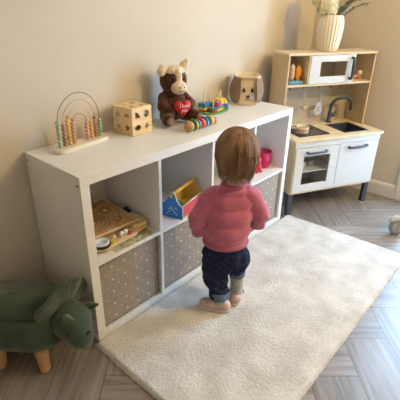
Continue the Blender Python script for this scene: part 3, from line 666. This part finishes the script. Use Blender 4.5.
M['line'] = mat('burnt lines', (104, 72, 48), .7)
for r_ in (.02, .038, .056, .074):
    bm = B(); tube(bm, [(-.035+r_*cos(i*pi/20), -.04+r_*sin(i*pi/20), .0112) for i in range(40)], .0016, 6, closed=True); obj('ring_groove', bm, M['line'], pz)
for (x, y, r_) in ((.075, .03, .024), (.07, -.07, .018), (-.06, .095, .022), (.05, .105, .02)):
    bm = B(); tube(bm, [(x+r_*cos(i*pi/14), y+r_*sin(i*pi/14), .0112) for i in range(28)], .0016, 6, closed=True); obj('ring_groove', bm, M['line'], pz)
for (x, y) in ((-.035, -.04), (.07, .03)):
    bm = B(); lathe(bm, [(.001, 0), (.009, 0), (.007, .006), (.001, .008)], 16, (x, y, .011)); obj('puzzle_peg', bm, M['pine'], pz, True)
bm = B(); box(bm, -.135, .135, .140, .145, .011, .015); box(bm, -.135, .135, -.145, -.140, .011, .015); box(bm, -.135, -.130, -.14, .14, .011, .015); box(bm, .130, .135, -.14, .14, .011, .015); obj('raised_edge', bm, M['pine'], pz)
for (x0, y0, x1, y1) in ((-.12, .06, .12, .12), (-.12, -.12, .11, -.135), (.03, -.12, .12, -.01), (-.125, .03, -.09, -.11)):
    bm = B(); tube(bm, [(x0, y0, .0112), ((x0+x1)/2+.01, (y0+y1)/2-.012, .0112), (x1, y1, .0112)], .0015, 6); obj('track_groove', bm, M['line'], pz)
kn = thing('toy_vehicle', 'small black toy vehicle standing at the back corner of the wooden puzzle', 'toy', (.337, -.20, BZ+.0407), R(20))
bm = B(); box(bm, -.012, .012, -.02, .02, .004, .016, .003); box(bm, -.009, .009, -.010, .012, .016, .026, .003); obj('vehicle_body', bm, M['black'], kn)
for sx in (-1, 1):
    for sy in (-1, 1):
        bm = B(); lathe(bm, [(.0005, -.002), (.005, -.002), (.005, .002), (.0005, .002)], 14, (sx*.013, sy*.012, .005), axis='x'); obj('wheel', bm, M['dark'], kn)
# toolbox
tb = thing('toy_toolbox', 'blue and red wooden toy toolbox with yellow rod handle beside the child', 'toolbox', (.605, -.308, BZ+.0005), R(14))
hw, hl = .056, .108
sidep = [(-hw, 0), (hw, 0), (hw, .066), (hw*.72, .072), (hw*.45, .092), (hw*.30, .118), (.010, .126), (-.010, .126), (-hw*.30, .118), (-hw*.45, .092), (-hw*.72, .072), (-hw, .066)]
YZ = Matrix(((0, 0, 1, 0), (1, 0, 0, 0), (0, 1, 0, 0), (0, 0, 0, 1)))
for x0 in (-hl, hl-.009):
    e = obj('end_panel', prism(B(), sidep, x0, x0+.009, YZ), M['boxblue'] if x0 < 0 else M['boxyellow'], tb, label='blue end panel' if x0 < 0 else 'yellow end panel')
    bm = B(); tube(bm, [(x0+.0045, a, b) for a, b in sidep[1:]+sidep[:1]], .0028, 8); obj('white_edging', bm, M['kwhite'], e, True)
    if x0 < 0:
        bm = B(); xx = x0-.001
        for p_, q_ in (((-.03, .018), (.005, .05)), ((.005, .05), (.018, .042)), ((.005, .05), (-.004, .062)), ((.030, .014), (.006, .038)), ((-.02, .058), (-.028, .044))): tube(bm, [(xx, *p_), (xx, *q_)], .0022, 6)
        obj('painted_mark', bm, M['kwhite'], e)
for s in (-1, 1):
    e = obj('side_board', box(B(), -hl+.009, hl-.009, s*hw-(.004 if s > 0 else -.0), s*hw+(.0 if s > 0 else .004), .004, .064), M['boxred'] if s < 0 else M['boxyellow'], tb)
    bm = B(); tube(bm, [(-hl, s*(hw-.002), .065), (hl, s*(hw-.002), .065)], .003, 8); obj('white_edging', bm, M['kwhite'], e, True)
obj('floor_board', box(B(), -hl+.009, hl-.009, -hw, hw, .002, .008), M['boxyellow'], tb)
bm = B(); tube(bm, [(-hl-.012, 0, .116), (hl+.008, 0, .116)], .0085, 12); obj('handle_rod', bm, M['boxyellow'], tb, True, 'yellow handle rod')
TM = Matrix.Translation((.605, -.308, BZ+.0005)) @ Matrix.Rotation(R(14), 4, 'Z')
for (x, y, z, c, lb) in ((-.05, -.01, .0255, 'tteal', 'dark teal ball lying in the toolbox'), (0, .02, .0255, 'tgreen', 'green ball lying in the toolbox'), (.045, -.02, .0255, 'tyellow', 'yellow ball lying in the toolbox')):
    bm = B(); ball(bm, tuple(TM @ Vector((x, y, z))), .017, sub=3); tag(obj('toy_ball', bm, M[c], smooth=True), lb, 'ball', 'balls in the toy toolbox')
# pink bucket, red toy
pk = thing('pink_bucket', 'magenta pink toy bucket standing against the end panel of the bookcase', 'bucket', (1.366, -.266, BZ+.0005)); pk.scale = (1.08,)*3
bm = B(); lathe(bm, [(.001, 0), (.042, 0), (.046, .004), (.052, .088), (.048, .088), (.042, .006), (.001, .005)], 40); obj('bucket_body', bm, M['magenta'], pk, True)
bm = B(); lathe(bm, [(.0515, .08), (.0545, .082), (.0545, .092), (.049, .092), (.049, .088)], 40); obj('bucket_rim', bm, M['magenta'], pk, True)
bm = B(); tube(bm, [(.054*cos(a), -.018-.03*sin(a), .084-.0*sin(a)) for a in [pi*i/12 for i in range(13)]], .003, 8); obj('bucket_handle', bm, M['hotred'], pk, True)
rt = thing('red_octopus', 'small red soft toy with dangling legs in front of the pink bucket', 'soft toy', (1.262, -.300, BZ+.0005))
bm = B(); ball(bm, (0, 0, .072), (.026, .026, .032))
for i in range(7):
    a = i*2*pi/7; capsule(bm, [(.016*cos(a), .016*sin(a), .05), (.026*cos(a), .026*sin(a), .028), (.024*cos(a+.3), .024*sin(a+.3), .009), (.034*cos(a+.4), .034*sin(a+.4), .0085)], [.009, .0085, .008, .006], 8)
obj('toy_body', remesh(bm, .003, 3), M['hotred'], rt)
for s in (-1, 1):
    bm = B(); ball(bm, (s*.01-.012, -.022, .078), .004, sub=2); obj('eye', bm, M['black'], rt, True)

# ------------------------------------------------------------------ triceratops stool
DA = math.atan2(-.8, .6)
ds = thing('dinosaur_stool', 'green velour triceratops footstool with wooden legs beside the end of the bookcase', 'footstool', (-.208, -.222, 0), DA)
bm = B()
# local: +X toward head, body semi-length .2, width .13
def sup(bm, c, r, e=2.6):
    res = bmesh.ops.create_icosphere(bm, subdivisions=5, radius=1)
    for v in res['verts']:
        p = v.co; s = (abs(p.x)**e+abs(p.y)**e+abs(p.z)**e)**(-1/e); v.co = Vector((p.x*s*r[0]+c[0], p.y*s*r[1]+c[1], p.z*s*r[2]+c[2]))
sup(bm, (-.015, 0, .178), (.185, .135, .098), 3.0)
capsule(bm, [(-.16, 0, .2), (-.198, 0, .17)], [.05, .025])
obj('body', remesh(bm, .006, 8, .003, 25), M['green'], ds)
bm = B(); prism(bm, [(-.015+.155*math.copysign(abs(cos(a))**.7, cos(a)), .108*math.copysign(abs(sin(a))**.7, sin(a))) for a in [2*pi*i/48 for i in range(48)]], .264, .276); bmesh.ops.bevel(bm, geom=[e for e in bm.edges if e.verts[0].co.z > .275 and e.verts[1].co.z > .275], offset=.006, segments=3, affect='EDGES'); obj('seat_pad', bm, M['green'], ds, True)
for x, y in ((.085, -.088), (-.085, -.088), (.085, .088), (-.085, .088)):
    bm = B(); lathe(bm, [(.019, 0), (.0205, .003), (.026, .095), (.026, .1)], 24, (0, 0, 0))
    for v in bm.verts: v.co += Vector((x+(.1-v.co.z)*.05*(1 if x > 0 else -1), y+(.1-v.co.z)*.05*(1 if y > 0 else -1), .0005))
    obj('leg', bm, M['legwood'], ds, True)
HT = Matrix.Translation((.160, -.012, .232)) @ Matrix.Rotation(R(24), 4, 'Y') @ Matrix.Rotation(R(-26), 4, 'Z')
def hT(me_or_bm):
    bmesh.ops.transform(me_or_bm, matrix=HT, verts=me_or_bm.verts); return me_or_bm
bm = B(); ball(bm, (.055, 0, -.005), (.08, .074, .078)); ball(bm, (.115, 0, -.032), (.05, .048, .043)); capsule(bm, [(.13, 0, -.02), (.152, 0, -.055)], [.026, .014]); ball(bm, (.0, 0, 0), (.06, .06, .07))
hd = obj('head', remesh(hT(bm), .0045, 6, .002, 25), M['green'], ds)
bm = B(); N = 44; ring = []
for i in range(N):
    a = 2*pi*i/N; rr = .128*(1+.07*abs(sin(a*4.0+.4))) * (1 if cos(a) > -.2 else .8)
    ring.append((rr*sin(a)*.86, rr*cos(a)*1.05+.018))
va = []
for f_ in (0.0, .35, .7, 1.0): va.append([bm.verts.new((-.012-.018*f_*f_+.008*f_*sin(i*.9)*f_, x*max(f_, .02), z*f_+.0)) for i, (x, z) in enumerate(ring)])
for a, b in zip(va, va[1:]):
    for i in range(N): bm.faces.new((a[i], a[(i+1) % N], b[(i+1) % N], b[i]))
bmesh.ops.recalc_face_normals(bm, faces=bm.faces); bmesh.ops.solidify(bm, geom=bm.faces[:], thickness=.016); obj('neck_frill', remesh(hT(bm), .004, 4), M['green'], ds)
for s in (-1, 1):
    bm = B(); capsule(bm, [(.055, s*.05, .045), (.078, s*.060, .066), (.092, s*.064, .082)], [.017, .012, .006]); obj('brow_horn', remesh(hT(bm), .003, 3), M['greenlight'] if s < 0 else M['green'], ds)
    bm = B(); ball(bm, (.098, s*.062, .006), .0068, sub=2); obj('eye', hT(bm), M['black'], ds, True)
bm = B(); capsule(bm, [(.13, 0, -.005), (.142, 0, .022)], [.013, .006]); obj('nose_horn', remesh(hT(bm), .003, 3), M['green'], ds)

# ------------------------------------------------------------------ walker wheel at the right
wk = thing('baby_walker', 'pale grey wheeled baby walker leg cut off at the right edge', 'baby walker', (1.818, -1.030, 0), R(-46)); wk.scale = (1.12,)*3
def caster(x, y):
    bm = B(); lathe(bm, [(.024, -.012), (.044, -.012), (.047, -.006), (.047, .006), (.044, .012), (.024, .012)], 40, (x, y, .0475), axis='y'); w_ = obj('wheel', bm, M['tyre'], wk, True)
    bm = B(); lathe(bm, [(.001, -.016), (.010, -.016), (.014, -.0135), (.032, -.0125), (.032, .0125), (.014, .0135), (.010, .016), (.001, .016)], 40, (x, y, .0475), axis='y'); obj('hub', bm, M['walker'], w_, True)
    bm = B(); tube(bm, [(x-.052, y, .078), (x-.04, y, .098), (x-.012, y, .106), (x+.03, y, .104), (x+.055, y, .086)], [.008, .015, .018, .016, .008], 12, flat=1.1); box(bm, x-.006, x+.006, y-.024, y-.018, .04, .1, .002); box(bm, x-.006, x+.006, y+.018, y+.024, .04, .1, .002); obj('wheel_fork', bm, M['walker'], wk, True)
caster(0, 0); caster(.42, 0)
bm = B(); tube(bm, [(0, 0, .11), (.03, .0, .17), (.1, 0, .21), (.32, 0, .21), (.39, 0, .17), (.42, 0, .11)], .014, 12); obj('frame_tube', bm, M['walker'], wk, True)

# ------------------------------------------------------------------ child
F = Vector((.72, .694, 0)); Rt = Vector((.694, -.72, 0)); CH = Vector((.555, -.628, 0)); ang = math.atan2(Rt.y, Rt.x)
ch = thing('person', 'toddler in a pink jumper and navy trousers standing on the rug, seen from behind', 'person', tuple(CH), ang)
# local axes: +x = child's right, +y = forward (towards bookcase), z up.  rug top .02
ZR = .0265
Lf, Rf = Vector((-.024, -.064, 0)), Vector((.058, .0, 0))     # ankles
def foot_pts(a, dirv):
    d_ = Vector(dirv).normalized(); return [a+d_*-.018+Vector((0, 0, ZR+.022)), a+d_*.03+Vector((0, 0, ZR+.018)), a+d_*.072+Vector((0, 0, ZR+.015))]
lfd, rfd = (-.95, .31, 0), (.25, 1, 0)
bm = B()
# torso
for c, r in (((0, -.005, .32), (.078, .066, .07)), ((0, 0, .41), (.074, .064, .09)), ((0.004, -.002, .51), (.078, .058, .09)), ((.006, -.004, .58), (.078, .045, .042))): ball(bm, c, r)
capsule(bm, [(.01, 0, .59), (.018, .006, .68)], [.034, .031])
# legs
capsule(bm, [(-.042, 0, .28), (-.045, .0, .18), (-.03, -.04, .08), (Lf.x, Lf.y, ZR+.03)], [.05, .038, .028, .024])
capsule(bm, [(.042, 0, .28), (.055, .02, .19), (.058, .005, .09), (Rf.x, Rf.y, ZR+.03)], [.05, .038, .028, .024])
for a, dv in ((Lf, lfd), (Rf, rfd)): capsule(bm, foot_pts(a, dv), [.019, .019, .014])
# arms: shoulder, elbow, wrist; hands in front of the belly
AL = [(-.078, 0, .585), (-.132, -.012, .485), (-.118, .03, .405), (-.092, .072, .375)]
AR = [(.092, 0, .59), (.138, -.004, .50), (.134, .05, .43), (.108, .092, .41)]
for A_ in (AL, AR): capsule(bm, A_, [.03, .025, .021, .0165])
for A_, sg in ((AL, 1), (AR, -1)):
    w0 = Vector(A_[3]); d_ = (w0-Vector(A_[2])).normalized(); up = Vector((0, 0, 1)); sd = d_.cross(up).normalized()   # sd: across the palm
    palm = w0+d_*.024; ball(bm, palm, (.0195, .0195, .0125), rot=Matrix((sd, d_, sd.cross(d_))).transposed())
    for kf, (off, L) in enumerate(((-.0135, .026), (-.0045, .031), (.0045, .029), (.0135, .023))):
        p0 = palm+sd*off+d_*.008; p1 = p0+d_*L*.5+sd*off*.15; p2 = p1+(d_*.75+Vector((0, 0, -.65))).normalized()*L*.4; p3 = p2+(d_*.2+Vector((0, 0, -1))).normalized()*L*.3
        capsule(bm, [p0, p1, p2, p3], [.0052, .005, .0047, .0042], 8)
    th = palm-sd*sg*-.016*-1 if False else palm+sd*(sg*.016)-d_*.008
    capsule(bm, [th, th+sd*sg*.011+d_*.008, th+sd*sg*.014+d_*.021+Vector((0, 0, -.004))], [.0068, .006, .005], 8)
# head
HC = Vector((.022, .010, .777)); 
ball(bm, HC, (.071, .08, .084), sub=4); ball(bm, HC+Vector((0, .022, -.042)), (.052, .052, .042)); ball(bm, HC+Vector((0, .082, -.012)), (.0085, .011, .0105)); 
for s in (-1, 1):
    ball(bm, HC+Vector((s*.038, .052, -.03)), (.022, .02, .02)); ball(bm, HC+Vector((s*.072, .004, -.008)), (.007, .013, .019))
    ball(bm, HC+Vector((s*.004, .073, -.036)), (.012, .006, .003))
ball(bm, HC+Vector((0, .068, -.062)), (.016, .012, .011))
body = obj('body', remesh(bm, .0033, 3), M['skin'], ch)
for s in (-1, 1):
    bm = B(); ball(bm, HC+Vector((s*.027, .069, .004)), (.0105, .008, .0085), sub=3); e = obj('eye', bm, flat('eyewhite', (236, 232, 226), .2), ch, True)
    bm = B(); ball(bm, HC+Vector((s*.027, .0752, .004)), (.0052, .0025, .0052), sub=2); obj('iris', bm, flat('irisblue', (58, 70, 92), .2), e, True)
bm = B(); tube(bm, [HC+Vector((-.015, .073, -.041)), HC+Vector((-.007, .079, -.0435)), HC+Vector((0, .0805, -.042)), HC+Vector((.007, .079, -.0435)), HC+Vector((.015, .073, -.041))], [.001, .0028, .0028, .0028, .001], 8); obj('mouth', bm, flat('lip', (196, 112, 108)), ch, True)
# hair: cap and many locks
bm = B(); hc = HC+Vector((0, -.008, .008)); rx, ry, rz_ = .086, .090, .090
def hairpt(th, ph, k=1.0):   # th azimuth (0=+x), ph polar from crown
    return hc+Vector((rx*k*sin(ph)*cos(th), ry*k*sin(ph)*sin(th), rz_*k*cos(ph)))
random.seed(11)
res = bmesh.ops.create_icosphere(bm, subdivisions=4, radius=1)
for v in res['verts']:
    p = v.co; v.co = hc+Vector((p.x*rx*.99, p.y*ry*.99-.0, p.z*rz_*.99))
    if p.y > .35 and p.z < .35: v.co.y -= (p.y-.35)*.075    # fringe stays behind the face
nl = 760
crown = .12
for i in range(nl):
    th = 2*pi*(i+random.random()*.8)/nl; facing = sin(th)   # +1 = face side
    k0 = random.uniform(.985, 1.045)
    if facing > .55: endz = hc.z+.028+random.uniform(-.008, .01)
    else:
        back = max(0, min(1, (.55-facing)/.9)); endz = hc.z-.066-.042*back**.6+random.uniform(-.022, .014)
    pts = []; sw = random.uniform(-.10, .10); n = 11
    swirl = .9
    for j in range(n+1):
        s = j/n; ph = (.05+random.uniform(0, .02))+s*(pi*.56); 
        p = hairpt(th+sw*s+swirl*(1-s)**2*.5, min(ph, pi*.52), k0)
        if ph > pi*.5 or p.z < hc.z+.005: pass
        pts.append(p)
    zs = pts[-1].z; last = pts[-1]
    if endz < zs:
        m_ = 7
        for j in range(1, m_+1):
            s = j/m_; z = zs+(endz-zs)*s; pull = 1-.20*s**1.6-.05*s+random.uniform(-.010, .010)
            pts.append(Vector((hc.x+(last.x-hc.x)*pull+.004*sin(s*7+i), hc.y+(last.y-hc.y)*pull, z)))
    else: pts = [p for p in pts if p.z > endz] or pts[:3]
    if len(pts) < 3: continue
    w0 = random.uniform(.0019, .0036); L_ = len(pts)
    tube(bm, pts, [w0*(.45+.55*min(1, 3*q/L_))*(1 if q < L_*.7 else max(.12, (L_-1-q)/(L_*.3)+.1)) for q in range(L_)], 5, flat=.6)
obj('hair', bm, M['hair'], ch, True, 'light brown bobbed hair')
# jumper
def warp(me, f):
    for v in me.vertices: v.co = f(v.co.copy())
    return me
bm = B()
for c, r in (((-.008, -.008, .395), (.100, .084, .045)), ((-.004, -.008, .43), (.106, .086, .06)), ((0, -.006, .495), (.104, .080, .075)), ((.006, -.004, .56), (.098, .068, .055)), ((.012, -.002, .605), (.074, .05, .033))): ball(bm, c, r, sub=4)
capsule(bm, [(-.064, -.002, .59), (-.090, -.004, .562), (-.138, -.016, .478), (-.128, .022, .405), (-.104, .054, .383)], [.040, .042, .040, .035, .029], 18)
capsule(bm, [(.078, -.002, .597), (.104, -.002, .57), (.140, -.006, .495), (.142, .045, .425), (.122, .075, .413)], [.040, .042, .040, .035, .029], 18)
me = remesh(bm, .005, 7)
for v in me.vertices:
    p = v.co; n_ = v.normal
    fold = .0055*sin(p.z*95+3*noise.noise(p*14)*2+p.x*18)*max(.12, min(1, (abs(p.x)-.05)/.08))*max(0, min(1, (.56-p.z)/.1))*.6 + .006*noise.noise(p*16)
    v.co = p+n_*fold
# flatten jumper bottom
for v in me.vertices:
    if v.co.z < .372 and abs(v.co.x+.004) < .108 and v.co.y < .08: v.co.z = .372+(v.co.z-.372)*.15
obj('jumper', me, M['sweater'], ch, label='pink knitted jumper')
bm = B(); 
def ring_ell(z, rx_, ry_, cx=0, cy=0, n=40): return [(cx+rx_*cos(2*pi*i/n), cy+ry_*sin(2*pi*i/n), z) for i in range(n)]
tube(bm, ring_ell(.368, .093, .077, -.008, -.008), .0105, 10, closed=True, flat=1.3); obj('hem_band', bm, M['rib'], ch, True)
bm = B(); tube(bm, ring_ell(.636, .045, .041, .014, .002), .009, 10, closed=True); obj('neck_band', bm, M['rib'], ch, True)
for A_ in (AL, AR):
    w0 = Vector(A_[3]); d_ = (w0-Vector(A_[2])).normalized(); bm = B(); tube(bm, [w0-d_*.024, w0-d_*.016, w0+d_*.004], [.0265, .0275, .0235], 20); obj('cuff', bm, M['rib'], ch, True)
# trousers
bm = B()
for c, r in (((-.004, -.006, .352), (.094, .078, .045)), ((-.004, -.008, .300), (.106, .086, .06)), ((.03, -.004, .265), (.076, .076, .045)), ((-.035, -.006, .25), (.074, .078, .06))): ball(bm, c, r, sub=4)
capsule(bm, [(-.045, -.004, .26), (-.047, -.012, .19), (-.036, -.036, .13), (-.031, -.046, .108)], [.062, .060, .049, .040], 18)
capsule(bm, [(.050, .0, .26), (.056, .008, .235), (.058, .012, .205), (.058, .010, .19)], [.060, .054, .045, .038], 18)
me = remesh(bm, .005, 6)
for v in me.vertices: v.co += v.normal*(.012*noise.noise(v.co*24)+.005*sin(v.co.z*120+v.co.x*50)*max(0, min(1, (.25-v.co.z)/.08)))
obj('trousers', me, M['trouser'], ch, label='baggy navy trousers with tiny pale dots')
bm = B(); tube(bm, [(-.031, -.045, .116), (-.031, -.047, .108), (-.028, -.053, .080), (-.028, -.053, .074)], [.037, .0435, .0415, .035], 24); obj('trouser_cuff', bm, M['denim'], ch, True, 'pale blue turned-up cuff')
bm = B(); tube(bm, [(.058, .011, .198), (.058, .011, .190), (.058, .010, .164), (.058, .010, .158)], [.034, .0395, .0375, .032], 24); obj('trouser_cuff', bm, M['denim'], ch, True, 'pale blue turned-up cuff')
# socks and shoes
for (top, a, dv) in (((-.030, -.047, .1), Lf, lfd), ((.058, .010, .18), Rf, rfd)):
    bm = B(); capsule(bm, [top, (a.x, a.y, .075), (a.x, a.y, .045)], [.0305, .029, .028], 18); me = remesh(bm, .004, 3)
    for v in me.vertices: v.co += v.normal*.0015*sin(v.co.z*420)
    obj('sock', me, M['tights'], ch, label='grey gathered sock')
    d_ = Vector(dv).normalized(); bm = B(); capsule(bm, [a-d_*.02+Vector((0, 0, ZR+.030)), a+d_*.028+Vector((0, 0, ZR+.027)), a+d_*.076+Vector((0, 0, ZR+.023))], [.031, .031, .0245], 18)
    for z_ in (1,): ball(bm, a-d_*.006+Vector((0, 0, ZR+.044)), (.027, .027, .014))
    me = remesh(bm, .004, 4)
    for v in me.vertices: v.co.z = ZR+(v.co.z-ZR)*.84
    for v in me.vertices:
        if v.co.z < ZR+.006: v.co.z = ZR+.006
    sh = obj('shoe', me, M['shoe'], ch, label='pale pink soft shoe')
    s_ = Vector((-d_.y, d_.x, 0)); bm = B(); out = [a+d_*(.028+.081*cos(t_))+s_*(.031*sin(t_)*(1-.12*cos(t_))) for t_ in [2*pi*i/32 for i in range(32)]]
    prism(bm, [(p.x, p.y) for p in out], ZR-.003, ZR+.0085); obj('sole', bm, M['sole'], sh)
    bm = B(); c0 = a+d_*.032; tube(bm, [c0+s_*(.0325*cos(t_))+Vector((0, 0, ZR+.018+.034*sin(t_))) for t_ in [pi*i/12 for i in range(13)]], .004, 8, flat=1.6); obj('strap', bm, M['shoe'], sh, True)

# ------------------------------------------------------------------ camera, light
cam = bpy.data.cameras.new('camera'); co = bpy.data.objects.new('camera', cam); C.objects.link(co); bpy.context.scene.camera = co
co.location = (-.680926, -1.538074, 1.316635); co.rotation_mode = 'XYZ'; co.rotation_euler = (1.1112030, -.0170289, -.8462429)
cam.sensor_width = 36; cam.sensor_fit = 'HORIZONTAL'; cam.lens = 400.581*36/400; cam.clip_start = .02

w = bpy.data.worlds.new('sky'); bpy.context.scene.world = w; w.use_nodes = True; nt = w.node_tree
bg = nt.nodes['Background']; bg.inputs[0].default_value = (.40, .67, 1, 1); bg.inputs[1].default_value = SKY = 31.0
pl = bpy.data.lights.new('window_portal', 'AREA'); pl.shape = 'RECTANGLE'; pl.size = DH-.1; pl.size_y = DY0-DY1; pl.cycles.is_portal = True
po = bpy.data.objects.new('window_portal', pl); C.objects.link(po); po.location = (XR+.11, ym, DH/2); po.rotation_euler = (0, R(90), 0); 
bl = bpy.data.lights.new('bulb', 'POINT'); bl.energy = 86; bl.color = (1, .77, .41); bl.shadow_soft_size = .045; bo = bpy.data.objects.new('bulb', bl); C.objects.link(bo); bo.location = (1.6, -2.25, H-.42)
vs = bpy.context.scene.view_settings; vs.view_transform = 'Standard'; vs.look = 'None'; vs.gamma = 1; vs.use_curve_mapping = False; vs.exposure = -0.1
